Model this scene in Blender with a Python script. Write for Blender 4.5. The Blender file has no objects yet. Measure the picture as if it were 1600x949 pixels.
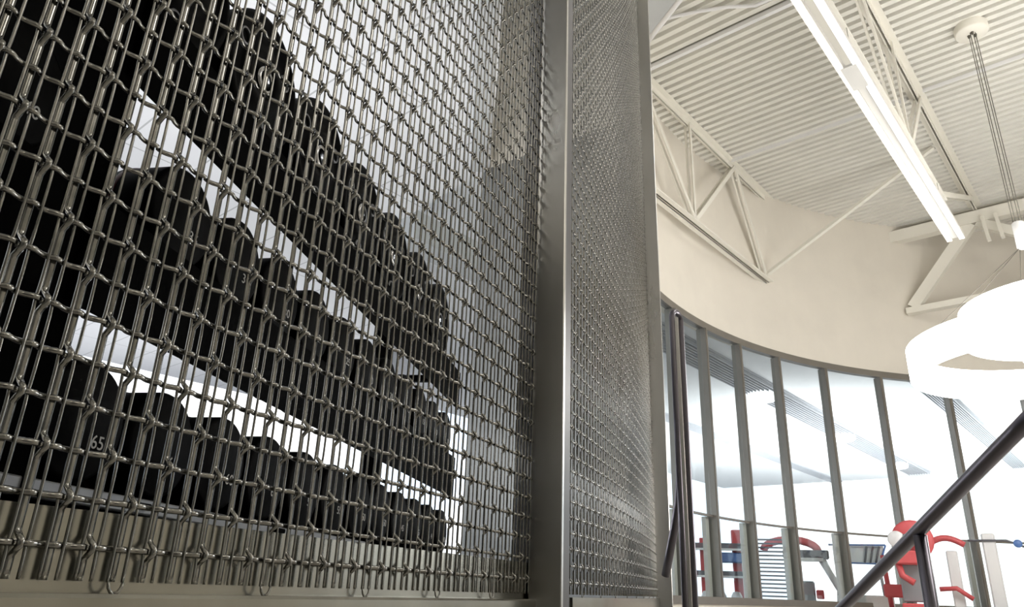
import bpy, math, random
import numpy as np
from mathutils import Vector, Matrix
random.seed(7)
rng = np.random.default_rng(5)
SC = bpy.context.scene
COL = SC.collection
R = math.radians
# ------------------------------------------------------------------ camera (eye level is z = 0)
PITCH, ROLL, FPX = .3723, -.0378, 1144.84
c_, s_ = math.cos(PITCH), math.sin(PITCH)
cr, sr = math.cos(ROLL), math.sin(ROLL)
rt, up, fw = Vector((1, 0, 0)), Vector((0, -s_, c_)), Vector((0, c_, s_))
ex, ey = cr * rt - sr * up, sr * rt + cr * up
cd = bpy.data.cameras.new('camera'); cam = bpy.data.objects.new('camera', cd); COL.objects.link(cam)
m3 = Matrix((ex, ey, -fw)).transposed()
cam.matrix_world = m3.to_4x4()
cd.sensor_width = 36; cd.lens = FPX / 1600 * 36; cd.clip_start = .02; cd.clip_end = 300
SC.camera = cam
# ------------------------------------------------------------------ colour management, cycles
SC.view_settings.view_transform = 'Standard'; SC.view_settings.look = 'None'
SC.view_settings.exposure = 0.0; SC.view_settings.gamma = 1; SC.view_settings.use_curve_mapping = False
cy = SC.cycles
cy.use_denoising = True
cy.max_bounces = 8; cy.diffuse_bounces = 4; cy.glossy_bounces = 4; cy.transmission_bounces = 8; cy.transparent_max_bounces = 16
cy.sample_clamp_indirect = 6
cy.caustics_reflective = False; cy.caustics_refractive = False

# ------------------------------------------------------------------ world: bright overcast sky with blue breaks
W = bpy.data.worlds.new('sky'); SC.world = W; W.use_nodes = True
nt = W.node_tree; nt.nodes.clear()
wo = nt.nodes.new('ShaderNodeOutputWorld'); bg = nt.nodes.new('ShaderNodeBackground')
tc = nt.nodes.new('ShaderNodeTexCoord'); nz = nt.nodes.new('ShaderNodeTexNoise'); nz.inputs['Scale'].default_value = 2.6; nz.inputs['Detail'].default_value = 4
rp_ = nt.nodes.new('ShaderNodeValToRGB')
rp_.color_ramp.elements[0].position = .38; rp_.color_ramp.elements[0].color = (.70, .84, 1.0, 1)
rp_.color_ramp.elements[1].position = .56; rp_.color_ramp.elements[1].color = (1, 1, 1, 1)
nt.links.new(tc.outputs['Generated'], nz.inputs['Vector']); nt.links.new(nz.outputs['Fac'], rp_.inputs['Fac'])
nt.links.new(rp_.outputs['Color'], bg.inputs['Color']); bg.inputs['Strength'].default_value = 1.75
nt.links.new(bg.outputs['Background'], wo.inputs['Surface'])

def area(name, loc, target, size, power, col=(1, .96, .9)):
    l = bpy.data.lights.new(name, 'AREA'); l.shape = 'RECTANGLE'; l.size, l.size_y = size; l.energy = power; l.color = col
    o = bpy.data.objects.new(name, l); COL.objects.link(o); o.location = loc
    o.rotation_euler = (Vector(target) - Vector(loc)).to_track_quat('-Z', 'Y').to_euler()
    return o
area('atrium_fill', (6.0, 2.5, 5.6), (6.2, 5.5, 0), (3, 3), 175, (1, .96, .90))  # added fill light for the atrium, no fixture hangs here
area('atrium_roof_fill', (6.5, 3.5, 1.0), (5.5, 5.5, 6), (4, 4), 165, (1, .97, .93))  # unseen light added to brighten roof deck and drum from below
area('stair_fill', (2.6, -1.0, 2.6), (.2, 1.3, .5), (.5, 1.2), 6.5, (1, .92, .76))  # fill added beside the viewer for screens and posts, no real fixture
area('gym_ceiling_fill', (12, 20, .6), (12, 21, 4), (14, 10), 2400, (1, 1, 1))  # added light standing in for daylight bounced onto the hall ceiling
area('free_weight_fill', (-2.3, 3.9, .6), (-1.7, 3.6, 3.4), (2, 2), 75, (1, 1, 1))  # added to brighten the gym ceiling behind the rack, not a fixture
area('gym_rear_fill', (-5.0, 9.5, .5), (-5.0, 8.5, 3.4), (5, 5), 120, (1, 1, 1))  # ceiling fill added further back in place of bounced daylight
area('stair_wall_fill', (-2.0, -1.4, 3.2), (-3.9, -2.3, 4.0), (2, .5), 50, (1, .97, .9))  # added only to light the upper panels mirrored in the steel post
area('pier_fill', (2.7, 2.9, .5), (.3, 5.2, 4.9), (1.2, 1.2), 45, (1, .95, .88))  # out-of-view light added so the cream pier top is not dark

# ------------------------------------------------------------------ materials
def mat(name, col, rough=.5, metal=0., noise=0., nscale=8., stretch=None, bump=0., emis=0., rvar=0., spec=.5):
    m = bpy.data.materials.new(name); m.use_nodes = True
    t = m.node_tree; b = t.nodes['Principled BSDF']
    b.inputs['Base Color'].default_value = (*col, 1); b.inputs['Roughness'].default_value = rough
    b.inputs['Metallic'].default_value = metal; b.inputs['Specular IOR Level'].default_value = spec
    if emis:
        b.inputs['Emission Color'].default_value = (*col, 1); b.inputs['Emission Strength'].default_value = emis
    if noise or bump or rvar:
        tcn = t.nodes.new('ShaderNodeTexCoord'); mp = t.nodes.new('ShaderNodeMapping'); n = t.nodes.new('ShaderNodeTexNoise')
        n.inputs['Scale'].default_value = nscale; n.inputs['Detail'].default_value = 5
        if stretch: mp.inputs['Scale'].default_value = stretch
        t.links.new(tcn.outputs['Object'], mp.inputs['Vector']); t.links.new(mp.outputs['Vector'], n.inputs['Vector'])
        if noise:
            r = t.nodes.new('ShaderNodeValToRGB')
            r.color_ramp.elements[0].position = .3; r.color_ramp.elements[1].position = .7
            r.color_ramp.elements[0].color = tuple(max(0, c * (1 - noise)) for c in col) + (1,)
            r.color_ramp.elements[1].color = tuple(min(1, c * (1 + noise)) for c in col) + (1,)
            t.links.new(n.outputs['Fac'], r.inputs['Fac']); t.links.new(r.outputs['Color'], b.inputs['Base Color'])
        if rvar:
            mr = t.nodes.new('ShaderNodeMapRange'); mr.inputs['To Min'].default_value = max(.02, rough - rvar); mr.inputs['To Max'].default_value = rough + rvar
            t.links.new(n.outputs['Fac'], mr.inputs['Value']); t.links.new(mr.outputs['Result'], b.inputs['Roughness'])
        if bump:
            bp = t.nodes.new('ShaderNodeBump'); bp.inputs['Strength'].default_value = bump; bp.inputs['Distance'].default_value = .01
            t.links.new(n.outputs['Fac'], bp.inputs['Height']); t.links.new(bp.outputs['Normal'], b.inputs['Normal'])
    return m
M = {}
M['wire'] = mat('woven_wire_steel', (.29, .286, .268), .17, 1, .22, 60, None, 0, 0, .08)
M['steel'] = mat('brushed_stainless', (.58, .575, .56), .30, 1, .12, 5, (1, 1, .35), .02, 0, .10)
M['sill'] = mat('brushed_sill_steel', (.40, .39, .345), .22, 1, .14, 6, (1.5, 1.5, .5), .02, 0, .08)
M['clad'] = mat('steel_cladding', (.42, .43, .43), .28, 1, .12, 3, (4, 4, .25), .02, 0, .1)
M['pier'] = mat('dull_steel_cladding', (.26, .265, .26), .42, .6, .12, 3, (4, 4, .25), .02, 0, .1)
M['rail'] = mat('dark_handrail_steel', (.19, .18, .21), .28, 1)
M['cream'] = mat('cream_wall_paint', (.78, .735, .655), .7, 0, .03, 2)
M['taupe'] = mat('taupe_stair_wall', (.30, .29, .265), .7, 0, .05, 2)
M['deck'] = mat('painted_roof_deck', (.78, .765, .71), .6, 0, .03, 3)
M['joist'] = mat('painted_joist_steel', (.80, .775, .70), .55)
M['white'] = mat('white_ceiling', (.80, .81, .82), .8, 0, .02, 4)
M['greywall'] = mat('grey_bulkhead_paint', (.52, .54, .55), .7, 0, .03, 2)
M['mullion'] = mat('bronze_anodised_aluminium', (.30, .28, .255), .42, .7, .06, 3)
M['mullion_reflection'] = mat('mullion_reflection_tone', (.60, .58, .54), .5, .3)
M['floor'] = mat('grey_rubber_floor', (.30, .30, .31), .35, 0, .1, 6)
M['lowfloor'] = mat('polished_concrete', (.50, .47, .42), .35, 0, .1, 2)
M['black'] = mat('black_urethane', (.0018, .0018, .002), .5, spec=.04)
M['rackblack'] = mat('black_powder_coat', (.0018, .0018, .002), .5, spec=.01)
M['grey'] = mat('grey_powder_coat', (.32, .33, .35), .35, .3)
M['chrome'] = mat('chrome', (.75, .75, .76), .12, 1)
M['print'] = mat('white_print', (.75, .75, .74), .6)
M['red'] = mat('red_enamel', (.66, .11, .12), .4)
M['darkred'] = mat('dark_red_band', (.10, .012, .014), .4)
M['blue'] = mat('blue_enamel', (.10, .20, .48), .4)
M['paint'] = mat('white_enamel', (.85, .85, .86), .35)
M['dark'] = mat('dark_grey_enamel', (.16, .16, .18), .4)
M['tube_on'] = mat('lit_diffuser', (1, .985, .96), .5, 0, emis=1.25)
M['tube_dim'] = mat('dim_diffuser', (1, .96, .90), .5, 0, emis=.28)
M['ring'] = mat('lit_ring_acrylic', (1, .985, .96), .5, 0, emis=7)
M['lamp'] = mat('lit_downlight', (1, 1, 1), .5, 0, emis=1.6)
M['fixture'] = mat('fixture_grey', (.62, .61, .58), .5)
M['cable'] = mat('dark_cable', (.13, .12, .10), .5, .6)
M['grille'] = mat('grey_ceiling_grille', (.42, .43, .46), .6)
def glassmat():
    m = bpy.data.materials.new('window_glass'); m.use_nodes = True; t = m.node_tree; t.nodes.clear()
    o = t.nodes.new('ShaderNodeOutputMaterial'); mx = t.nodes.new('ShaderNodeMixShader'); tr = t.nodes.new('ShaderNodeBsdfTransparent'); g = t.nodes.new('ShaderNodeBsdfGlossy')
    tr.inputs['Color'].default_value = (.93, .96, .96, 1); g.inputs['Roughness'].default_value = .02
    mx.inputs[0].default_value = .05; t.links.new(tr.outputs[0], mx.inputs[1]); t.links.new(g.outputs[0], mx.inputs[2]); t.links.new(mx.outputs[0], o.inputs[0])
    return m
M['glass'] = glassmat()

# ------------------------------------------------------------------ mesh helpers
class MB:
    def __init__(s): s.v = []; s.f = []; s.n = 0; s.sm = []
    def add(s, v, f, smooth=False):
        v = np.asarray(v, float).reshape(-1, 3); s.v.append(v)
        s.f += [tuple(int(i) + s.n for i in q) for q in f]; s.sm += [smooth] * len(f); s.n += len(v)
    def box(s, c, size, ax=None, bev=0):
        ax = np.eye(3) if ax is None else np.asarray(ax, float); h = np.asarray(size, float) / 2; c = np.asarray(c, float)
        sg = [(-1, -1, -1), (1, -1, -1), (1, 1, -1), (-1, 1, -1), (-1, -1, 1), (1, -1, 1), (1, 1, 1), (-1, 1, 1)]
        fs = [(0, 3, 2, 1), (4, 5, 6, 7), (0, 1, 5, 4), (1, 2, 6, 5), (2, 3, 7, 6), (3, 0, 4, 7)]
        if bev <= 0:
            s.add([c + (np.array(g) * h) @ ax for g in sg], fs); return
        # bevelled: octagon-like prism in all axes through 24 verts
        P = []; idx = {}
        for g in sg:
            for a in range(3):
                q = np.array(g, float) * h
                for b in range(3):
                    if b != a: q[b] -= g[b] * bev
                idx[(g, a)] = len(P); P.append(c + q @ ax)
        F = []
        for a in range(3):
            b, d = (a + 1) % 3, (a + 2) % 3
            for sgn in (-1, 1):
                q = []
                for (u, w) in ((-1, -1), (1, -1), (1, 1), (-1, 1)):
                    g = [0, 0, 0]; g[a] = sgn; g[b] = u; g[d] = w; q.append(idx[(tuple(g), a)])
                F.append(q if sgn > 0 else q[::-1])
        for a in range(3):
            b, d = (a + 1) % 3, (a + 2) % 3
            for u in (-1, 1):
                for w in (-1, 1):
                    g0 = [0, 0, 0]; g0[b] = u; g0[d] = w; g1 = list(g0); g0[a] = -1; g1[a] = 1
                    g0, g1 = tuple(g0), tuple(g1)
                    q = [idx[(g0, b)], idx[(g1, b)], idx[(g1, d)], idx[(g0, d)]]
                    F.append(q if u * w < 0 else q[::-1])
        for g in sg:
            q = [idx[(g, 0)], idx[(g, 1)], idx[(g, 2)]]
            F.append(q if g[0] * g[1] * g[2] > 0 else q[::-1])
        s.add(P, F)
    def tube(s, P, r, n=6, cap=True, ref=(0, 0, 1), ry=None):
        P = np.asarray(P, float); m = len(P); r = np.broadcast_to(np.asarray(r, float), (m,))
        ry = r if ry is None else np.broadcast_to(np.asarray(ry, float), (m,))
        T = np.gradient(P, axis=0); T /= np.linalg.norm(T, axis=1)[:, None] + 1e-12
        ref = np.asarray(ref, float)
        A = np.cross(T, ref); nn = np.linalg.norm(A, axis=1)
        if nn.min() < 1e-3:
            ref = np.array((.31, .95, .02)); A = np.cross(T, ref); nn = np.linalg.norm(A, axis=1)
        A /= nn[:, None]; B = np.cross(T, A)
        th = np.arange(n) * 2 * np.pi / n + np.pi / n
        V = P[:, None] + A[:, None] * (np.cos(th)[None, :, None] * r[:, None, None]) + B[:, None] * (np.sin(th)[None, :, None] * ry[:, None, None])
        i, j = np.meshgrid(np.arange(m - 1), np.arange(n), indexing='ij'); j2 = (j + 1) % n
        F = np.stack([i * n + j, i * n + j2, (i + 1) * n + j2, (i + 1) * n + j], -1).reshape(-1, 4)
        s.add(V, F.tolist(), True)
        if cap:
            b = s.n - m * n
            s.f += [tuple(b + k for k in range(n))[::-1], tuple(b + (m - 1) * n + k for k in range(n))]; s.sm += [False, False]
    def lathe(s, prof, o, axis, n=32, smooth=True):   # prof: (radius, distance along axis)
        o = np.asarray(o, float); a = np.asarray(axis, float); a /= np.linalg.norm(a)
        u = np.cross(a, (0, 0, 1.)); u = np.array((1., 0, 0)) if np.linalg.norm(u) < 1e-3 else u / np.linalg.norm(u); w = np.cross(a, u)
        th = np.arange(n) * 2 * np.pi / n; V = []
        for r, t in prof: V += [o + a * t + (u * math.cos(q) + w * math.sin(q)) * r for q in th]
        F = [(i * n + j, i * n + (j + 1) % n, (i + 1) * n + (j + 1) % n, (i + 1) * n + j) for i in range(len(prof) - 1) for j in range(n)]
        s.add(V, F, smooth)
    def prism(s, poly, z0, z1):
        n = len(poly); V = [(x, y, z0) for x, y in poly] + [(x, y, z1) for x, y in poly]
        F = [tuple(range(n))[::-1], tuple(range(n, 2 * n))] + [(i, (i + 1) % n, n + (i + 1) % n, n + i) for i in range(n)]
        s.add(V, F)
    def build(s, name, m, parent=None, origin=None):
        V = np.concatenate(s.v); o3 = np.zeros(3) if origin is None else np.asarray(origin, float)
        me = bpy.data.meshes.new(name); me.from_pydata((V - o3).tolist(), [], s.f); me.materials.append(m)
        me.polygons.foreach_set('use_smooth', s.sm); me.update()
        o = bpy.data.objects.new(name, me); COL.objects.link(o); o.location = o3
        if parent is not None:
            o.parent = parent; o.location = Vector(o3) - parent_loc(parent)
        return o
def parent_loc(p):
    v = Vector((0, 0, 0))
    while p is not None: v = v + p.location; p = p.parent
    return v
def tag(o, label, cat, group=None, kind=None):
    if label: o['label'] = label
    if cat: o['category'] = cat
    if group: o['group'] = group
    if kind: o['kind'] = kind
    return o
def empty(name, loc, label, cat, group=None):
    o = bpy.data.objects.new(name, None); COL.objects.link(o); o.location = loc; o.empty_display_size = .1
    return tag(o, label, cat, group)
def struct(name, mb, m, label=None):
    o = mb.build(name, m); o['kind'] = 'structure'
    if label: o['label'] = label
    return o
def ax_from(d):   # local x along horizontal direction d, z up
    d = np.array([d[0], d[1], 0.]); d /= np.linalg.norm(d); return np.array([d, np.cross((0, 0, 1.), d), (0, 0, 1.)])

# building axes (joists run along JD, deck ribs along JN)
JD = np.array([math.sin(R(41.2)), math.cos(R(41.2)), 0]); JN = np.array([JD[1], -JD[0], 0])
def J(a, b, z): return JD * a + JN * b + np.array([0, 0, z])
AJ = np.array([JD, -JN, (0, 0, 1.)])
H = 6.0; CC = np.array([7.4846, 4.3091, 0]); RC = 6.86
def cyl(deg, r, z): return CC + np.array([math.sin(R(deg)) * r, math.cos(R(deg)) * r, z])
UZ = -.10      # upper (gym) floor
LZ = -1.65     # lower floor, under the viewer
GH = 3.40      # gym ceiling

# mesh screen line (panel 1 straight, panel 2 a gentle bow)
AZ = .4389; D1 = np.array([math.sin(AZ), math.cos(AZ), 0]); N1 = np.array([-math.cos(AZ), math.sin(AZ), 0])
DIST, OFF, U_ = .57422, 12.3365, .03
ROW, Z0 = 1.2195 * .03, .6599 * .03
def P1(k, w, z):   # k in columns, w metres towards the viewer
    return N1 * (DIST - w) + D1 * ((OFF + k) * U_) + np.array([0, 0, z])
S0 = np.array([.1526, 1.8042, 0]); L2 = 1.65
_n = 200; _h = np.radians(22.6 - 8.8 * (np.arange(_n + 1) / _n))
_p = S0 + np.concatenate([[np.zeros(3)], np.cumsum(np.stack([np.sin(_h), np.cos(_h), 0 * _h], -1)[:-1] * (L2 / _n), 0)])
def P2(s, w, z, inset=0.):
    s = np.asarray(s, float); i = s / L2 * _n
    x = np.interp(i, np.arange(_n + 1), _p[:, 0]); y = np.interp(i, np.arange(_n + 1), _p[:, 1]); h = np.interp(i, np.arange(_n + 1), _h)
    w = np.asarray(w) - inset
    return np.stack([x + np.cos(h) * w, y - np.sin(h) * w, np.asarray(z) + 0 * x], -1)
S1 = P2(L2, 0, 0)

# ------------------------------------------------------------------ structure
mb = MB(); mb.box((5, 5, LZ - .1), (34, 34, .2)); struct('floor_lower', mb, M['lowfloor'])
# upper floor polygon, behind the screens and outside the round glass wall
arc = [cyl(a, RC + .14, 0)[:2] for a in range(95, -86, -6)]
poly = [tuple(P1(k, -.10, 0)[:2]) for k in (-14, 34)] + [tuple(P2(s, -.16, 0)[:2]) for s in (.2, .9, 1.6)] + [(.95, 5.0)] + [tuple(p) for p in arc[::-1]] + [(45, 4), (45, 55), (-30, 55), (-30, -2)]
mb = MB(); mb.prism(poly[::-1], UZ - .3, UZ); struct('floor_upper', mb, M['floor'])
# roof deck with ribs along JN
pit, dep = .128, .062; rows = []
a = -4.0; Vd = []; Fd = []
while a < 15.5:
    for da, dz in ((0, 0), (.066, 0), (.078, dep), (.116, dep), (.128, 0)): Vd.append((a + da, H + dz))
    a += pit
vv = []
for (aa, z) in Vd: vv += [J(aa, -5.2, z), J(aa, 9.5, z)]
mb = MB(); mb.add(vv, [(2 * i, 2 * i + 1, 2 * i + 3, 2 * i + 2) for i in range(len(Vd) - 1)])
mb.box(J(5.7, 2.1, H + .25), (20, 15, .1), AJ)
struct('ceiling', mb, M['deck'])
# round wall: upper drum, lower curb
def drum(z0, z1, a0, a1, r0, r1, st=2.):
    n = int(abs(a1 - a0) / st) + 1; A = np.linspace(a0, a1, n); m = MB(); V = []
    for a in A: V += [cyl(a, r0, z0), cyl(a, r0, z1), cyl(a, r1, z1), cyl(a, r1, z0)]
    F = []
    for i in range(n - 1):
        b = 4 * i
        for q in range(4): F.append((b + q, b + (q + 1) % 4, b + 4 + (q + 1) % 4, b + 4 + q))
    F += [(0, 3, 2, 1), (4 * n - 4, 4 * n - 3, 4 * n - 2, 4 * n - 1)]
    m.add(V, F, False); return m
GT = 3.345
mm = drum(GT + .02, H + .06, -82, 205, RC, RC + .25); pass
o = struct('wall_round_upper', mm, M['cream'])
struct('wall_round_curb', drum(LZ, -.075, -82, 60, RC - .03, RC + .12), M['cream'])
struct('wall_round_back', drum(LZ, GT + .02, 60, 205, RC, RC + .2), M['cream'])
struct('trim_1', drum(GT - .075, GT + .02, -82, 60, RC - .03, RC + .06), M['mullion'])
struct('trim_2', drum(-.075, .005, -82, 60, RC - .05, RC + .06), M['mullion'])
struct('trim_3', drum(.885, .91, -82, 60, RC - .012, RC + .02), M['mullion'])
MA = [-81.5, -75.5, -68.4, -61.2, -54.0, -46.76, -39.5, -32.07, -23.83, -14.91, -5.06, 5, 15, 25, 35, 45, 55]
for i, a in enumerate(MA):
    r_ = np.array([math.sin(R(a)), math.cos(R(a))])
    mb = MB(); mb.box(cyl(a, RC + .0, (GT - .08) / 2), (.13, .056, GT - .09), ax_from(r_)); mb.box(cyl(a, RC - .067, (GT - .08) / 2), (.012, .03, GT - .09), ax_from(r_))
    struct('trim_%d' % (i + 4), mb, M['mullion'])
for i, a in enumerate(MA[1:13]):
    r_ = np.array([math.sin(R(a)), math.cos(R(a))]); mb = MB(); mb.box(cyl(a - .75, RC + .06, .445), (.05, .075, .88), ax_from(r_)); struct('trim_%d' % (i + 40), mb, M['mullion_reflection'])  # solid strips standing in for reflections beside the mullions, below the transom
for i in range(len(MA) - 1):
    m = drum(.005, GT - .075, MA[i] + .28, MA[i + 1] - .28, RC + .004, RC + .012, 2.5); m.sm = [False] * len(m.sm)
    struct('window_%d' % (i + 1), m, M['glass'])
# pier beyond the screens: steel clad below, cream above
PA = np.array([-.24, 5.5]); PB = np.array([.92, 4.66]); pc = (PA + PB) / 2; pdv = PB - PA; pl = np.linalg.norm(pdv)
mb = MB(); mb.box((pc[0], pc[1] + .12, (GH + UZ) / 2), (pl, .2, GH - UZ), ax_from(pdv)); struct('wall_pier', mb, M['pier'])
mb = MB(); mb.box((pc[0], pc[1] + .12, (GH + H + .05) / 2), (pl, .22, H + .05 - GH), ax_from(pdv)); struct('wall_pier_upper', mb, M['cream'])
# gym ceiling behind the straight screen, with tile grid
def tilemat():
    m = bpy.data.materials.new('acoustic_tile_ceiling'); m.use_nodes = True; t = m.node_tree; b = t.nodes['Principled BSDF']
    g = t.nodes.new('ShaderNodeTexCoord'); mp = t.nodes.new('ShaderNodeMapping'); mp.inputs['Rotation'].default_value = (0, 0, R(41.2))
    br = t.nodes.new('ShaderNodeTexBrick'); br.offset = 0; br.inputs['Scale'].default_value = 1
    br.inputs['Brick Width'].default_value = 1.2; br.inputs['Row Height'].default_value = .6; br.inputs['Mortar Size'].default_value = .008
    br.inputs['Color1'].default_value = br.inputs['Color2'].default_value = (.80, .81, .83, 1); br.inputs['Mortar'].default_value = (.5, .51, .52, 1)
    t.links.new(g.outputs['Object'], mp.inputs['Vector']); t.links.new(mp.outputs['Vector'], br.inputs['Vector']); t.links.new(br.outputs['Color'], b.inputs['Base Color'])
    b.inputs['Roughness'].default_value = .85
    return m
M['tile'] = tilemat()
def W2(bear, rg): return (math.sin(R(bear)) * rg, math.cos(R(bear)) * rg)
gp = [tuple(J(-3, -.7, 0)[:2]), (-.02, 1.9), tuple(PA), tuple(J(4.15, -5.05, 0)[:2]), W2(-10, 16), tuple(J(12, -13.2, 0)[:2]), tuple(J(-3, -13.2, 0)[:2])]
mb = MB(); mb.prism(gp, GH, GH + .2); struct('ceiling_gym', mb, M['tile'])
mb = MB(); e0 = np.array((-.02, 1.9)); dv = PA - e0
mb.box(((e0 + PA) / 2 + np.array((-.1, 0))).tolist() + [(GH + H) / 2 + .03], (np.linalg.norm(dv), .12, H - GH + .14), ax_from(dv)); struct('wall_bulkhead', mb, M['greywall'])
mb = MB(); mb.box(J(5.3, -5.05, GH - .13), (2.3, .3, .30), AJ); struct('trim_30', mb, M['greywall'])
# enclosing walls behind the viewer
mb = MB(); mb.box((1.5, -3.2, 2.1), (12, .2, 7.8)); struct('wall_back', mb, M['taupe'])
mb = MB(); mb.box((1.5, -3.08, 4.0), (12, .03, 3.9)); struct('wall_back_reflector', mb, M['cream'])  # unseen pale panel added so the post reflects lighter towards its top
mb = MB(); mb.box((-4.08, -1.5, 4.0), (.03, 3.3, 3.9)); struct('wall_left_reflector', mb, M['cream'])  # pale panel added out of view, for the reflection in the steel post
mb = MB(); mb.box((-4.2, -1.5, 2.1), (.2, 3.4, 7.8)); struct('wall_left', mb, M['taupe'])
# soffit at the upper left of the roof
sp = [tuple(J(6.05, -3.40, 0)[:2]), tuple(J(5.2, -1.85, 0)[:2]), tuple(J(3.4, -1.85, 0)[:2]), tuple(J(3.4, -4.6, 0)[:2]), tuple(J(6.05, -4.6, 0)[:2])]
mb = MB(); mb.prism(sp, H - .06, H + .02); struct('ceiling_soffit', mb, M['greywall'])
# outer gym ceiling beyond the round wall, grille bands let into it
OC = 4.05
op = [tuple(p) for p in [cyl(a, RC + .25, 0)[:2] for a in range(60, -79, -6)]] + [tuple(J(4.75, -4.0, 0)[:2]), tuple(J(4.75, -13, 0)[:2]), tuple(J(28, -13, 0)[:2]), tuple(J(28, 12, 0)[:2]), tuple(J(12, 12, 0)[:2])]
mb = MB(); mb.prism(op, OC, OC + .2); struct('ceiling_hall', mb, M['white'])
for i, (b0, b1, l0, l1) in enumerate(((-6.05, -5.38, 6, 27), (-8.85, -8.45, 9, 28), (-3.15, -2.72, 12.5, 27), (-.2, .25, 13, 27))):
    mb = MB(); wd = b1 - b0
    mb.box(J((l0 + l1) / 2, (b0 + b1) / 2, OC - .02), (l1 - l0, wd, .04), AJ)
    if i in (0, 2):
        n = 9
        for q in range(n): mb.box(J((l0 + l1) / 2, b0 + wd * (q + .5) / n, OC - .07), (l1 - l0, .018, .06), AJ)
    o = mb.build('ceiling_grille', M['grille'])
    tag(o, ['grey slatted ceiling grille with round lamps beyond the round glass wall', 'plain narrow grey ceiling band lowest at left beyond the glass', 'grey ceiling grille running down behind the stair handrail', 'grey ceiling grille beyond the glass at far right'][i], 'ceiling grille')
    if i == 0:
        for jq, aa in enumerate((9.2, 14.6, 19.6, 24.6)):
            mb = MB(); mb.lathe([(0, -.16), (.26, -.16), (.30, -.13), (.30, 0)], J(aa, -5.78, OC - .06), (0, 0, 1), 28)
            o = mb.build('ceiling_lamp', M['lamp'])
            tag(o, 'round white lamp on the slatted ceiling grille, ' + ('nearest the viewer', 'second along', 'third along', 'farthest')[jq], 'ceiling lamp', 'round lamps on the ceiling grille')

# ------------------------------------------------------------------ roof joists
def angle_bar(m, p, q, w=.05, t=.05, ref=None):
    p = np.asarray(p, float); q = np.asarray(q, float); d = q - p; L = np.linalg.norm(d); d /= L
    b = np.asarray(JN if ref is None else ref, float); b = b - d * (b @ d); b /= np.linalg.norm(b); c = np.cross(d, b)
    m.box((p + q) / 2, (L, w, t), np.array([d, b, c]))
def joist(jn, a0, a1, zt, zb, nodes_b, nodes_t, label, endbot, endtop):
    e = empty('roof_joist', J(a1, jn, zt), label, 'roof joist', 'white steel roof joists')
    for nm, z, aa, ab in (('top_chord', zt, a0, a1), ('bottom_chord', zb, a0, endbot)):
        m = MB(); s = -1 if nm == 'top_chord' else 1
        for q in (-1, 1):
            m.box(J((aa + ab) / 2, jn + q * .052, z + s * .006), (ab - aa, .08, .012), AJ)
            m.box(J((aa + ab) / 2, jn + q * .018, z + s * .045), (ab - aa, .012, .09), AJ)
        m.build(nm, M['joist'], e)
    def web(p, q, w=.045):
        m = MB()
        for sg in (-1, 1): angle_bar(m, np.asarray(p) + JN * .032 * sg, np.asarray(q) + JN * .032 * sg, .022, w)
        m.build('web_member', M['joist'], e)
    for b in nodes_b:
        web(J(b, jn, zb + .05), J(b, jn, zt - .05), .04)
        for t in nodes_t:
            if abs(t - b) < 1.6: web(J(t, jn, zt - .05), J(b, jn, zb + .05), .06)
    web(J(endtop, jn, zt - .05), J(endbot - .1, jn, zb + .06), .07)
    return e
joist(-3.76, -2, 10.45, 6.0, 4.42, (7.75, 5.1, 2.45), (9.15, 6.45, 3.8), 'white roof joist at left, its lower end meeting the round wall', 10.1, 9.15)
joist(-1.235, -2, 12.6, 6.0, 4.50, (7.75, 5.1, 2.45), (9.05, 6.45, 3.8), 'white roof joist directly above the twin strip light', 9.1, 12.2)
# girder across, by the round wall
g = empty('roof_girder', J(12.6, -2.6, 5.9), 'deep white steel girder crossing near the round wall under the roof', 'girder')
m = MB(); m.box(J(12.6, 1.0, 5.79), (.16, 7.3, .20), AJ); m.build('top_chord', M['joist'], g)
m = MB(); m.box(J(12.55, 1.0, 4.43), (.14, 6.9, .10), AJ); m.build('bottom_chord', M['joist'], g)
for (p, q, w) in (((12.6, -1.35, 5.7), (12.55, -2.35, 4.48), .17), ((12.6, -1.25, 5.7), (12.55, -.05, 4.9), .14), ((12.55, -.05, 4.9), (12.55, 1.2, 5.7), .12), ((12.55, 2.4, 4.5), (12.6, 1.2, 5.7), .14)):
    m = MB(); angle_bar(m, J(*p), J(*q), .12, w, JD); m.build('diagonal', M['joist'], g)
for b in (-1.16, -.98):
    m = MB(); angle_bar(m, J(12.45, b, 5.72), J(12.35, b + .04, 5.25), .05, .05); m.build('bracket', M['joist'], g)
# kicker brace
m = MB(); angle_bar(m, J(10.0, -3.72, 4.52), J(10.35, -1.35, 5.97), .05, .05)
tag(m.build('diagonal_brace', M['joist']), 'thin white diagonal brace rising from the left joist to the roof', 'brace')
# bridging strips
for i, (aa, b0, b1, w, lab) in enumerate(((6.5, -3.72, -1.3, .085, 'wide white bridging strip under the ribbed roof at upper left'), (8.95, -1.15, 6.5, .05, 'narrow white bridging strip under the ribs right of the joist'), (9.0, -3.7, -1.35, .03, 'thin white bridging strip between the two joists'))):
    m = MB(); m.box(J(aa, (b0 + b1) / 2, H - .012), (w, b1 - b0, .02), AJ); m.box(J(aa - w / 2, (b0 + b1) / 2, H - .03), (.006, b1 - b0, .055), AJ)
    tag(m.build('bridging_strip', M['paint']), lab, 'bridging')
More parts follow.
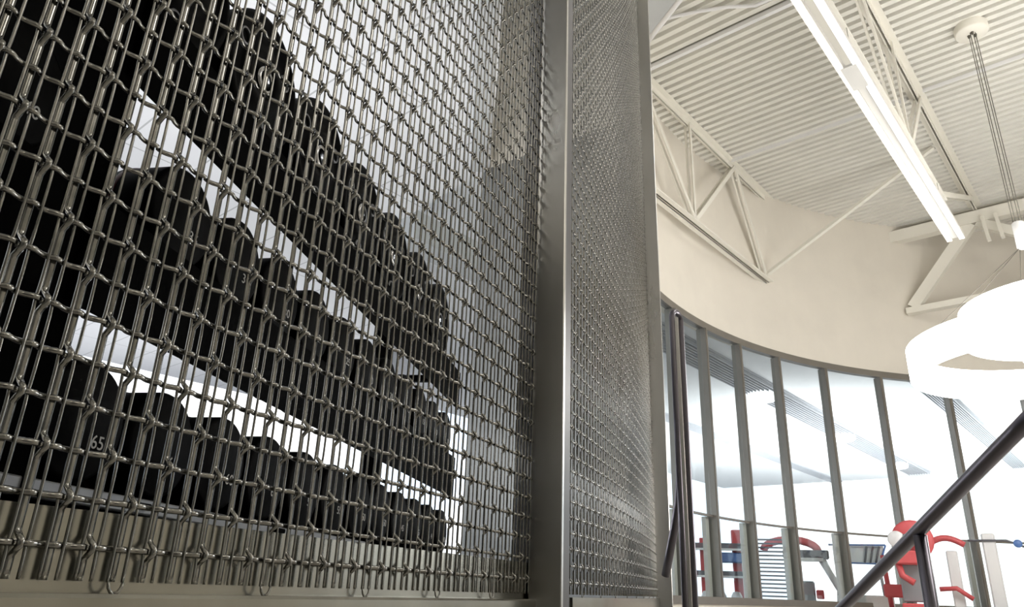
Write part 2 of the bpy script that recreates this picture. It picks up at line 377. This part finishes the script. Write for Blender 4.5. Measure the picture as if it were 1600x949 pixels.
# curved pipes at the top left
def jp(a, b, z): return J(a, b, z)
for lab, pts, r in (('thick curved white pipe edging the grey soffit', [(6.05, -3.38), (5.93, -3.18), (5.80, -2.95), (5.6, -2.6), (5.45, -2.3)], .035),
                    ('thin curved white pipe bending right under the roof ribs', [(5.85, -3.05), (5.88, -2.92), (5.97, -2.69), (6.1, -2.42), (6.27, -2.17), (6.3, -1.6)], .02)):
    m = MB(); m.tube([J(a, b, H - .05) for a, b in pts], r, 10); tag(m.build('ceiling_pipe', M['paint']), lab, 'pipe')

# ------------------------------------------------------------------ twin strip light
FZ = 4.0
f = empty('twin_strip_light', J(6.2, -1.15, FZ), 'long twin strip light hanging under the main joist, right strip brightest', 'ceiling light')
for b, mt in ((-1.213, 'tube_dim'), (-1.087, 'tube_on')):
    m = MB(); m.box(J(6.2, b, FZ + .025), (5.9, .058, .05), AJ); h_ = m.build('housing', M['fixture'], f)
    m = MB(); m.box(J(6.2, b, FZ - .006), (5.9, .054, .012), AJ); d_ = m.build('diffuser', M[mt], f)
m = MB(); m.box(J(5.45, -1.15, FZ - .004), (.34, .12, .02), AJ); m.box(J(7.4, -1.15, FZ + .03), (3.5, .07, .02), AJ); m.build('joining_plate', M['fixture'], f)
for aa in (3.8, 5.45, 8.6):
    m = MB(); m.tube([J(aa, -1.15, FZ + .03), J(aa, -1.15, 4.52)], .004, 6); m.build('hanger', M['fixture'], f)

# ------------------------------------------------------------------ ring pendant lights
CAN = np.array([4.969, 6.392, 0])
def band(c, r, h, t, mt, name, parent, tilt=(0, 0)):
    n = 72; V = []; F = []
    for i in range(n):
        a = 2 * math.pi * i / n; u = np.array([math.cos(a), math.sin(a), 0])
        for rr, zz in ((r, 0), (r, h), (r - t, h), (r - t, 0)):
            p = u * rr; V.append(c + p + np.array([0, 0, zz + p[0] * tilt[0] + p[1] * tilt[1]]))
    for i in range(n):
        b, b2 = 4 * i, 4 * ((i + 1) % n)
        for q in range(4): F.append((b + q, b + (q + 1) % 4, b2 + (q + 1) % 4, b2 + q))
    m = MB(); m.add(V, F, True); return m.build(name, M[mt], parent)
RINGS = [((0, 0, 2.05), 1.16, .30), ((.32, .12, 2.44), .86, .32), ((.62, -.05, 2.25), .74, .22)]
HUB = 3.42
e = empty('ring_pendant_lamp', CAN + np.array([0, 0, H]), 'large pendant lamp of three overlapping glowing rings at the right edge', 'pendant lamp')
m = MB(); m.lathe([(0, -.10), (.15, -.10), (.165, -.085), (.165, 0)], CAN + np.array([0, 0, H]), (0, 0, 1), 32); cv = m.build('canopy', M['joist'], e)
for q in range(3):
    a = q * 2.09
    m = MB(); m.lathe([(0, -.03), (.012, -.03), (.016, 0)], CAN + np.array([.035 * math.cos(a), .035 * math.sin(a), H - .10]), (0, 0, 1), 8); m.build('cable_grip', M['cable'], cv)
m = MB(); m.lathe([(0, -.14), (.045, -.14), (.055, -.13), (.055, .13), (.045, .14), (0, .14)], CAN + np.array([0, 0, HUB]), (0, 0, 1), 28); m.build('hub', M['paint'], e)
for q in range(4):
    a = q * 1.57 + .5; u = np.array([math.cos(a), math.sin(a), 0])
    m = MB(); m.tube([CAN + u * .035 + np.array([0, 0, H - .1]), CAN + u * .04 + np.array([0, 0, HUB + .13])], .004, 6); m.build('cable', M['cable'], e)
for (dx, r, h) in RINGS:
    c = CAN + np.array(dx); rg_ = band(c, r, h, .09, 'ring', 'glowing_ring', e)
    for q in range(3):
        a = q * 2.094 + 2.6
        m = MB(); m.tube([c + np.array([math.cos(a) * (r - .04), math.sin(a) * (r - .04), h]), CAN + np.array([.03 * math.cos(a), .03 * math.sin(a), HUB - .13])], .003, 5); m.build('cable', M['cable'], e)

# ------------------------------------------------------------------ woven wire screens
W1 = -N1
def smooth(x): x = np.clip(x, 0, 1); return x * x * (3 - 2 * x)
def centre_w(rr, par, amp=1.):   # rr in rows; hook where round(rr)+par even
    q = np.round(rr); t = np.abs(rr - q); hook = ((q + par) % 2 == 0)
    return np.where(hook, -.0028 + .0076 * (1 - smooth((t - .03) / .22)), -.0028) * amp
def side_w(rr, par):
    q = np.round(rr); t = np.abs(rr - q); hook = ((q + par) % 2 == 0)
    return np.where(hook, .0014 - .0009 * (1 - smooth((t - .03) / .3)), .0014)
def rod_w(kk, r):
    q = np.round(kk); t = np.abs(kk - q); hook = ((q + r) % 2 == 0)
    c = np.where(hook, -.0026, .0022); sd = np.where(hook, .0026, -.0014)
    a = smooth((t - .08) / .10); b = smooth((t - .36) / .12)
    return c * (1 - a) + sd * a * (1 - b) + 0 * b
def screen(name, fn, k0, k1, rmax, label, cat, hi=True, post_off=0.):
    e = empty(name, fn(np.array([k0]), 0., np.array([Z0 - .03]))[0], label, cat)
    ns = 10 if hi else 6
    low = -.70
    rr = np.concatenate([[low, low + .2], np.arange(-.35, rmax + .4, 1. / ns)])
    r2 = np.concatenate([[low], np.arange(-.5, rmax + .5, .25 if hi else .25)])
    for k in range(k0, k1 + 1):
        m = MB(); par = k
        up = fn(np.full(len(rr), float(k)), centre_w(rr, par), Z0 + rr * ROW)
        q_ = np.round(rr); hk = np.where((q_ + par) % 2 == 0, 1 - smooth((np.abs(rr - q_) - .06) / .2), 0.)
        m.tube(up, (.0031 - .0004 * hk) if hi else .0021, 8 if hi else 6, ref=W1, ry=(.0014 + .0012 * hk) if hi else .0018)
        for sd in (-1, 1):
            kk = k + sd * .235
            jl = (k % 6 == 3)
            pt = fn(np.full(len(r2), kk), side_w(r2, par), Z0 + r2 * ROW)
            if jl:   # bent end joining the two side wires
                a = np.linspace(0, math.pi, 7)[:4] if sd < 0 else np.linspace(math.pi, 0, 7)[:4]
                ub = fn(k - np.cos(a) * .235, np.full(4, .0026), Z0 + low * ROW - np.sin(a) * .009)
                pt = np.concatenate([ub[::-1], pt])
            m.tube(pt, .00135 if hi else .0012, 6 if hi else 4, ref=W1)
        m.build('wire_bundle', M['wire'], e)
    for r in range(0, rmax):
        kk = np.concatenate([[k + d for d in ((-.5, -.36, -.24, -.16, -.08, .0, .08, .16, .24, .36) if hi else (-.5, -.24, -.08, .08, .24))] for k in range(k0, k1 + 1)])
        kk = np.append(kk, k1 + .5)
        m = MB(); m.tube(fn(kk, rod_w(kk, r), np.full(len(kk), Z0 + r * ROW)), .0017, 6 if hi else 4, ref=(0, 0, 1), ry=.0026)
        m.build('cross_wire', M['wire'], e)
    return e
def f1(k, w, z):
    return N1[None] * (DIST - np.asarray(w))[..., None] + D1[None] * ((OFF + k) * U_)[:, None] + np.stack([0 * k, 0 * k, z + 0 * k], -1)
screen('woven_wire_screen', f1, -8, 32, 62, 'large straight woven steel wire screen at left in front of the dumbbell rack', 'wire screen')
KN = int(L2 / U_) - 1
def f2(k, w, z): return P2(.022 + k * U_, w, z)
screen('woven_wire_screen', f2, 0, KN, 90, 'narrow bowed woven wire screen between the two steel posts', 'wire screen', False)

# posts
def post(corner, d, w, wid, dpt, z1, label):
    e = empty('steel_post', (corner[0], corner[1], -.13), label, 'post')
    c = np.asarray(corner) + w * wid / 2 + d * dpt / 2
    m = MB(); m.box((c[0], c[1], (z1 - .12) / 2), (dpt, wid, z1 + .12), np.array([d, w, (0, 0, 1.)]), .0016); m.build('tube', M['steel'], e)
    m = MB(); m.box((c[0], c[1], -.124), (dpt + .02, wid + .02, .012), np.array([d, w, (0, 0, 1.)]), .001); m.build('base_plate', M['steel'], e)
    return e
W1 = -N1
kx = 32.62
post(P1(kx, -.004, 0), D1, W1, .066, .012, 5.9, 'wide brushed steel post at the end of the large wire screen')
h2 = _h[-1]; D2 = np.array([math.sin(h2), math.cos(h2), 0]); W2v = np.array([math.cos(h2), -math.sin(h2), 0])
post(S1 + D2 * .004 - W2v * .004, D2, W2v, .069, .05, 5.9, 'slimmer brushed steel post where the bowed screen ends, beside the round wall')
# thin frame strip where the bowed screen starts and channel coloured dark for the shade in the gap
h0 = _h[0]; D0 = np.array([math.sin(h0), math.cos(h0), 0]); W0 = np.array([math.cos(h0), -math.sin(h0), 0])
m = MB(); c = S0 + D0 * -.006 - W0 * .002; m.box((c[0], c[1], 2.9), (.012, .007, 6.0), np.array([D0, W0, (0, 0, 1.)]))
tag(m.build('edge_strip', M['steel']), 'thin bright steel edge strip at the left of the bowed screen', 'trim strip')
c = P1(kx, -.004, 0) + D1 * .034 + W1 * .010
m = MB(); m.box((c[0], c[1], 2.9), (.040, .104, 6.0), np.array([D1, W1, (0, 0, 1.)])); tag(m.build('shade_channel', M['dark']), 'channel between the two wire screens, coloured dark in place of shade', 'channel')
# sill and backing strip under the screens
m = MB(); L = 42 * U_ + .25
c = P1(12, -.010, 0); m.box((c[0], c[1], -.0045), (L, .003, .107), np.array([D1, W1, (0, 0, 1.)])); bs = m
e = empty('screen_sill', P1(12, 0, -.4), 'brushed steel sill with upright backing strip under the large wire screen', 'sill')
bs.build('backing_strip', M['sill'], e)
m = MB(); c = P1(12, -.03, 0); m.box((c[0], c[1], -.215), (L, .085, .40), np.array([D1, W1, (0, 0, 1.)]), .003); m.build('fascia', M['sill'], e)
e = empty('screen_sill', P2(L2 / 2, 0, -.4), 'curved brushed steel sill under the bowed wire screen', 'sill')
m = MB(); ss = np.linspace(-.02, L2, 24); V = []
for s in ss:
    for w, z in ((.012, -.012), (.012, -.6), (-.13, -.6), (-.13, -.012)): V.append(P2(s, w, z))
m.add(V, [(4 * i + q, 4 * i + (q + 1) % 4, 4 * i + 4 + (q + 1) % 4, 4 * i + 4 + q) for i in range(23) for q in range(4)] + [(0, 1, 2, 3), (95, 94, 93, 92)]); m.build('fascia', M['sill'], e)
# wall under the sills, down to the lower floor
m = MB(); c = P1(12, -.06, 0); m.box((c[0], c[1], (-.42 + LZ) / 2), (L, .08, -.42 - LZ), np.array([D1, W1, (0, 0, 1.)])); struct('wall_under_screen', m, M['cream'])

# ------------------------------------------------------------------ hairpin newel and handrails
def pix(x, y, rg):
    a = x - 800.; b = 474.5 - y; u = (cr * a + sr * b) / FPX; v = (-sr * a + cr * b) / FPX
    r = np.array([u, c_ - v * s_, s_ + v * c_]); return r / math.hypot(r[0], r[1]) * rg
e = empty('handrail_newel', pix(1075, 945, 2.62), 'hairpin steel newel with rounded top in front of the curved windows', 'newel')
base = pix(1062, 640, 2.6); bx, by = base[0], base[1]; zt = pix(1056, 484, 2.6)[2]
vb = math.atan2(bx, by); lat = np.array([math.cos(vb), -math.sin(vb), 0]); dep_ = np.array([math.sin(vb), math.cos(vb), 0])
O_ = np.array([bx, by, 0]) - lat * .012
leg = .031 * lat + .05 * dep_; LR = np.linalg.norm(leg) / 2
pts = [O_ + np.array([0, 0, z]) for z in np.linspace(-.7, zt - LR, 8)]
for a in np.linspace(0, math.pi, 13)[1:]: pts.append(O_ + leg / 2 * (1 - math.cos(a)) + np.array([0, 0, zt - LR + LR * math.sin(a)]))
pts += [O_ + leg + np.array([0, 0, z]) for z in np.linspace(zt - LR - .1, -.7, 8)]
m = MB(); m.tube(pts, .0105, 14, ref=(1, -.3, 0)); m.build('bent_tube', M['rail'], e)
q = O_ + leg * .5; m = MB(); m.box((q[0], q[1], (zt - LR - .7) / 2), (.014, .05, zt - LR + .7), np.array([lat, dep_, (0, 0, 1.)]), .002); m.build('flat_bar', M['steel'], e)
m = MB(); m.box((bx + .04, by + .06, -.695), (.16, .22, .012), bev=.002); m.build('base_plate', M['steel'], e)
P = [pix(1064, 700, 2.95), pix(1063, 745, 2.95), pix(1060, 785, 2.97), pix(1054, 825, 3.0), pix(1047, 862, 3.03), pix(1040, 900, 3.07)]
m = MB(); m.tube(P, .016, 12, ref=(1, 0, 0)); tag(m.build('rail_return', M['rail']), 'short curved dark handrail end behind the hairpin newel', 'handrail')
e = empty('stair_handrail', pix(1465, 945, 2.75), 'dark round stair handrail rising to the right across the windows', 'handrail')
A_, B_ = pix(1285, 982, 3.35), pix(1640, 622, 2.0)
m = MB(); m.tube([A_ + (B_ - A_) * t for t in np.linspace(0, 1, 12)], .0195, 16); m.build('rail', M['rail'], e)
t_ = None
for t in np.linspace(0, 1, 400):
    p = A_ + (B_ - A_) * t
    F_ = p[1] * c_ + p[2] * s_; xx = 800 + FPX * (cr * p[0] - sr * (-p[1] * s_ + p[2] * c_)) / F_
    if xx >= 1436: t_ = p; break
m = MB(); m.tube([t_ - np.array([0, 0, .015]), t_ - np.array([0, 0, 1.2])], .019, 14); m.build('post', M['rail'], e)

# ------------------------------------------------------------------ dumbbell rack
RA = .175; RD = np.array([math.sin(RA), math.cos(RA), 0]); RN = np.array([-math.cos(RA), math.sin(RA), 0]); RDist = .85
AR = np.array([RD, RN, (0, 0, 1.)])
def RP(a, n, z): return RN * (RDist + n) + RD * a + np.array([0, 0, z])
x0, x1 = .36, 3.28
rack = empty('dumbbell_rack', RP((x0 + x1) / 2, .3, UZ), 'long black three tier dumbbell rack behind the large wire screen', 'rack')
TZ = [.2176, .634, 1.102]; HR = [.094, .096, .164]
for i, z in enumerate(TZ):
    m = MB(); top = z - HR[i] + .012; bot = (.386, .386, .803)[i] if i else -.02
    if i:
        lf = (0, .454, .945)[i]
        V = [RP(a, n_, z_) for a in (x0, x1) for n_, z_ in ((-.035, lf * (RDist - .035)), (-.035, top), (.115, top), (.115, lf * (RDist + .115) + .004))]
        m.add(V, [tuple(range(4))[::-1], tuple(range(4, 8))] + [(q, (q + 1) % 4, 4 + (q + 1) % 4, 4 + q) for q in range(4)])
        if i == 1:
            m.box(RP((x0 + x1) / 2, .30, top - .004), (x1 - x0, .03, .012), AR, .002)
            for a in (x0 + .02, 2.66, x1 - .02): m.box(RP(a, .22, top - .008), (.03, .3, .012), AR)
        else:
            for a in (x0 + .02, x1 - .02): m.box(RP(a, .24, top - .03), (.03, .3, .03), AR)
    else: m.box(RP((x0 + x1) / 2, .20, .045), (x1 - x0, .38, .10), AR, .004)
    m.build('shelf', M['rackblack'], rack)
m = MB(); m.box(RP((x0 + 2.2) / 2, -.035, .106), (2.2 - x0, .02, .024), AR, .002); m.build('front_rail', M['grey'], rack)
for a in (.62, 1.12, 1.62, 2.12):
    m = MB(); m.box(RP(a, -.048, .106), (.05, .012, .010), AR, .002); m.build('slot', M['rackblack'], rack)
m = MB(); m.box(RP((x0 + x1) / 2, -.015, .01), (x1 - x0, .02, .22), AR, .003); m.build('kick_panel', M['rackblack'], rack)
m = MB(); m.box(RP(.878, .21, .47), (.012, .52, 1.0), AR, .002); m.build('divider_plate', M['rackblack'], rack)
for a in (x0, x1):
    m = MB(); m.box(RP(a, .36, .56), (.07, .08, 1.32), AR, .006); m.build('upright', M['rackblack'], rack)
    m = MB(); m.box(RP(a, .2, UZ + .03), (.07, .6, .06), AR, .006); m.build('foot', M['rackblack'], rack)

def text_mesh(txt, size):
    cu = bpy.data.curves.new('t', 'FONT'); cu.body = txt; cu.size = size; cu.align_x = 'CENTER'; cu.align_y = 'CENTER'; cu.extrude = .0003
    o = bpy.data.objects.new('t', cu); COL.objects.link(o); bpy.context.view_layer.update()
    me = bpy.data.meshes.new_from_object(o.evaluated_get(bpy.context.evaluated_depsgraph_get())); bpy.data.objects.remove(o); me.materials.clear(); me.materials.append(M['print']); return me
tm = {}
def head_mb(r, y0, y1):
    m = MB(); b = .010
    m.lathe([(0, y0), (r * .62, y0), (r * .66, y0 + .002), (r - b, y0 + .002), (r - b * .3, y0 + .002 + b * .3), (r, y0 + .002 + b), (r, y1 - b), (r - b * .3, y1 - b * .3), (r - b, y1), (0, y1)], (0, 0, 0), RN, 44)
    return m
proto = {}
def dumbbell(tier, loc, num, label, grp):
    r = HR[tier]
    key = (tier,)
    if key not in proto:
        p = {}
        ln = .115 if tier < 2 else .13
        p['head'] = [head_mb(r, 0, ln), head_mb(r, ln + .14, 2 * ln + .14)]
        h = MB(); h.lathe([(.014, ln - .01), (.0165, ln + .03), (.018, ln + .07), (.0165, ln + .11), (.014, ln + .15)], (0, 0, 0), RN, 16); p['handle'] = [h]
        b = MB(); b.lathe([(r + .0006, ln - .032), (r + .0012, ln - .030), (r + .0012, ln - .022), (r + .0006, ln - .020)], (0, 0, 0), RN, 44); p['band'] = [b]
        proto[key] = {k: [(x.build(k, M[{'head': 'black', 'handle': 'chrome', 'band': 'darkred'}[k]])) for x in v] for k, v in p.items()}
        first = True
    else: first = False
    e = empty('dumbbell', loc, label, 'dumbbell', grp)
    for k, L_ in proto[key].items():
        for o in L_:
            if first: c = o
            else: c = o.copy(); COL.objects.link(c)
            c.parent = e
    if num:
        if num not in tm: tm[num] = text_mesh(num, .030)
        t = bpy.data.objects.new('number', tm[num]); COL.objects.link(t); t.parent = e
        mt = Matrix((RD, (0, 0, 1), -RN)).transposed().to_4x4(); t.matrix_local = Matrix.Translation(Vector(RD * .034 - RN * .0012 + np.array([0, 0, -.028 if tier < 2 else -.03]))) @ mt
    return e
ordw = ['first', 'second', 'third', 'fourth', 'fifth', 'sixth', 'seventh', 'eighth', 'ninth', 'tenth', 'eleventh', 'twelfth', 'thirteenth', 'fourteenth', 'fifteenth']
nums = [['70', '70', '65', '65', '60', '60', '55', '55', '50', '50', '45', '45', '40', '40'], ['40', '40', '35', '35', '30', '30', '25', '25', '20', '20', '15', '15', '10', '10']]
tn = ['bottom', 'middle']
for tier in range(2):
    xs = [.99 + .2 * (i - 2) for i in range(14)] if tier == 0 else [1.113 + .2035 * (i - 3) for i in range(14)]
    xs = [(i, a) for i, a in enumerate(xs) if a <= x1 - .08 and abs(a - .878) >= .103]
    for q, (i, a) in enumerate(xs):
        n = nums[tier][i]
        dumbbell(tier, RP(a, -.02, TZ[tier]), n, '%s black round-headed dumbbell from the left on the %s rack tier, marked %s' % (ordw[q], tn[tier], n), 'dumbbells on the %s tier' % tn[tier])
pp = None
for i in range(9):
    a = .318 + .334 * i; r = HR[2]
    if a > x1 - .1: continue
    e = empty('weight_plate', RP(a, .0, TZ[2] + .012), '%s thick black rubber weight plate from the left, standing on the top rack tier' % ordw[i], 'weight plate', 'weight plates on the top tier')
    if pp is None:
        m = MB(); t = .092
        m.lathe([(.026, .012), (.045, .012), (.048, .002), (.085, .002), (.09, .012), (.135, .012), (.142, .0), (r - .012, 0), (r - .003, .004), (r, .013), (r, t - .013), (r - .003, t - .004), (r - .012, t), (.142, t), (.135, t - .012), (.026, t - .012), (.026, .012)], (0, 0, 0), RN, 52)
        d_ = m.build('disc', M['black']); d_.parent = e
        m = MB(); m.lathe([(.0245, .0), (.033, .0), (.033, .014), (.0245, .014), (.0245, .0)], (0, 0, 0), RN, 28); h_ = m.build('hub_ring', M['chrome']); h_.parent = e
        rims = []
        for q in range(3):
            m = MB(); th = q * 2.094 + .6; c = RD * math.cos(th) * .112 + np.array([0, 0, math.sin(th) * .112])
            m.lathe([(.017, .006), (.0215, .006), (.0215, .013), (.017, .013), (.017, .006)], c, RN, 20); g_ = m.build('grip_hole_rim', M['grey']); g_.parent = e; rims.append(g_)
        pp = [d_, h_] + rims
    else:
        for o in pp:
            c = o.copy(); COL.objects.link(c); c.parent = e

# ------------------------------------------------------------------ gym equipment beyond the glass
FZ_ = UZ
def place(x, rg): p = pix(x, 930, rg); return np.array([p[0], p[1], 0])
def zat(x, y, rg): return pix(x, y, rg)[2]
def viewax(x):
    p = pix(x, 930, 1.); d = np.array([p[1], -p[0], 0]); return np.array([d, np.cross((0, 0, 1.), d), (0, 0, 1.)])
def frame_eq(name, x, rg, label, cat, items):
    o = place(x, rg); e = empty(name, (o[0], o[1], FZ_), label, cat); A3 = viewax(x)
    for nm, mt, kind, *a in items:
        m = MB()
        for it in (a[0] if isinstance(a[0], list) else [a[0]]):
            if kind == 'box': c, s = it; m.box(o + np.array(c) @ A3, s, A3, min(s) * .12)
            elif kind == 'tube': pts, r = it; m.tube([o + np.array(p) @ A3 for p in pts], r, 10)
            elif kind == 'disc': c, r, t = it; m.lathe([(0, 0), (r * .9, 0), (r, t * .2), (r, t * .8), (r * .9, t), (0, t)], o + np.array(c) @ A3, A3[1], 28)
        m.build(nm, M[mt], e)
    return e
rg = 12.0; px = rg / 1235.   # metres per pixel near the horizon
def Z(y, x=1150): return zat(x, y, rg)
# a: red storage rack
frame_eq('storage_rack', 1140, rg, 'red upright storage rack with dark shelves behind the leftmost window panes', 'rack', [
    ('upright', 'red', 'box', (( .14, 0, (Z(829) + FZ_) / 2), (.13, .12, Z(829) - FZ_))),
    ('upright', 'red', 'box', ((-.34, 0, (Z(842) + FZ_) / 2), (.10, .12, Z(842) - FZ_))),
    ('top_hook', 'red', 'box', ((.22, 0, Z(834)), (.24, .10, .10))),
    ('top_hook', 'red', 'box', ((.31, 0, Z(843)), (.05, .10, .22))),
    ('shelf', 'dark', 'box', ((-.05, -.1, Z(856)), (.86, .3, .09))),
    ('shelf', 'dark', 'box', ((-.05, -.1, Z(898)), (.86, .3, .07))),
    ('shelf_edge', 'paint', 'box', ((-.05, -.27, Z(861)), (.86, .02, .03))),
    ('shelf_edge', 'paint', 'box', ((-.05, -.27, Z(903)), (.86, .02, .03))),
    ('bin', 'blue', 'box', ((.12, -.12, Z(873)), (.46, .2, .14)))])
for q, xx in enumerate((-.32, -.12, .10, .30)):
    o = place(1140, rg); A3 = viewax(1140); m = MB(); m.lathe([(0, 0), (.055, .0), (.075, .02), (.08, .10), (.05, .16), (0, .17)], o + np.array((xx, -.12, FZ_ + .02)) @ A3, (0, 0, 1), 16)
    tag(m.build('kettlebell', M['paint']), '%s of four pale weights on the floor under the red storage rack' % ('leftmost', 'second', 'third', 'rightmost')[q], 'weight', 'weights under the storage rack')
# b: louvred screen
sl = [((0, 0, Z(849) - i * .052), (.50, .02, .022)) for i in range(17)]
frame_eq('slatted_screen', 1210, 11.2, 'pale slatted screen standing behind the third window pane', 'screen', [('slat_panel', 'dark', 'box', sl),
    ('side_frame', 'grey', 'box', ((-.27, 0, .38), (.04, .05, .96))), ('side_frame', 'grey', 'box', ((.27, 0, .38), (.04, .05, .96)))])
# c: leg press with red shroud
arcp = [(-.22 + .34 * math.cos(t) * 1.1 + .1, 0, Z(860) + .16 * math.sin(t)) for t in np.linspace(math.pi, 0, 12)]
frame_eq('leg_press_machine', 1256, rg, 'machine with dull red curved shroud and dark crossbar by the fourth mullion', 'gym machine', [
    ('shroud', 'red', 'tube', (arcp, .055)), ('crossbar', 'dark', 'box', ((.08, 0, Z(865)), (.62, .2, .12))),
    ('frame', 'paint', 'box', [((.05, -.1, Z(873)), (.52, .06, .05)), ((-.2, -.1, (Z(873) + FZ_) / 2), (.05, .06, Z(873) - FZ_))]),
    ('slanted_arm', 'paint', 'tube', ([(.28, -.05, Z(872)), (.52, -.05, Z(925))], .045)),
    ('slanted_arm', 'paint', 'tube', ([(.30, 0, Z(868)), (.42, 0, Z(900))], .03)),
    ('weight_stack', 'grey', 'box', ((.0, .1, (Z(905) + FZ_) / 2), (.32, .16, Z(905) - FZ_))),
    ('pad', 'red', 'box', ((.22, 0, Z(925)), (.1, .16, .12)))])
# d: bar rack
frame_eq('barbell_rack', 1352, rg, 'white framed bar rack with dark vertical bars behind the handrail foot', 'rack', [
    ('frame', 'blue', 'tube', [([(-.40, 0, Z(852, 1340)), (.34, 0, Z(852, 1340))], .012), ([(-.34, 0, Z(880, 1340)), (.24, 0, Z(881, 1340))], .012), ([(.34, 0, Z(852, 1340)), (.24, 0, Z(881, 1340))], .012)]),
    ('bar', 'dark', 'tube', [([(-.3 + i * .08, 0, Z(854, 1340)), (-.3 + i * .07, 0, Z(880, 1340))], .014) for i in (0, 1, 5, 6, 7)]),
    ('panel', 'paint', 'box', ((-.02, .06, Z(867, 1340)), (.66, .02, .24))),
    ('leg', 'grey', 'tube', ([(-.3, 0, Z(880, 1340)), (-.36, 0, FZ_)], .02)), ('leg', 'grey', 'tube', ([(.22, 0, Z(880, 1340)), (.26, 0, FZ_)], .02)),
    ('base', 'paint', 'box', ((0, 0, FZ_ + .12), (.7, .4, .16)))])
# e: bench
frame_eq('weight_bench', 1398, 11.4, 'small red and dark bench half hidden behind the handrail', 'bench', [
    ('post', 'red', 'tube', ([(-.08, 0, Z(872, 1385)), (-.05, 0, FZ_)], .03)), ('seat', 'red', 'box', ((.05, 0, Z(925, 1398)), (.34, .2, .16))),
    ('plate', 'grey', 'disc', ((.2, 0, Z(885, 1400)), .13, .06)), ('foot', 'dark', 'box', ((.05, 0, FZ_ + .03), (.4, .25, .05)))])
# f: red machine with round shroud
frame_eq('rotary_machine', 1432, 10.8, 'large machine with red disc and white circle behind the handrail post', 'gym machine', [
    ('disc', 'red', 'disc', ((.05, .1, Z(853, 1432)), .24, .06)), ('hub', 'paint', 'disc', ((-.13, -.02, Z(853, 1432)), .10, .05)), ('guard', 'paint', 'box', ((.10, -.02, Z(862, 1432)), (.05, .05, .30))), ('strut', 'dark', 'box', ((-.02, -.01, Z(866, 1432)), (.06, .06, .34))),
    ('seat', 'red', 'box', ((-.02, -.06, Z(880, 1432)), (.30, .2, .16))), ('column', 'grey', 'box', ((-.02, .1, Z(905, 1432)), (.26, .1, .6))),
    ('arm', 'red', 'tube', ([(-.16, -.05, Z(880, 1432)), (-.12, -.08, Z(905, 1432)), (0, -.1, Z(915, 1432))], .04)), ('base', 'red', 'box', ((0, 0, FZ_ + .06), (.34, .3, .11)))])
# g: arm machine
frame_eq('arm_machine', 1490, rg, 'white machine with curved red top bar left of the last mullion', 'gym machine', [
    ('top_bar', 'red', 'tube', ([(-.22 + .05 * i, 0, Z(852, 1490) + .09 * math.sin(i / 9 * math.pi)) for i in range(10)], .04)),
    ('body', 'paint', 'box', ((.06, .1, .34), (.14, .16, .72))), ('foot', 'red', 'tube', ([(-.15, -.1, Z(922, 1490)), (.05, -.1, Z(920, 1490)), (.22, -.1, Z(936, 1490))], .03))])
# h: cable machine
frame_eq('cable_machine', 1575, rg, 'white cable machine with thin bent arm at the far right window', 'gym machine', [
    ('body', 'paint', 'box', ((-.1, .1, .45), (.16, .16, .95))), ('arm', 'dark', 'tube', ([(-.34, 0, Z(845, 1550)), (.1, 0, Z(845, 1575)), (.34, 0, Z(858, 1600))], .014)),
    ('pulley', 'blue', 'disc', ((.22, -.03, Z(850, 1592)), .05, .03)), ('base', 'grey', 'box', ((-.1, 0, FZ_ + .04), (.6, .4, .08)))])
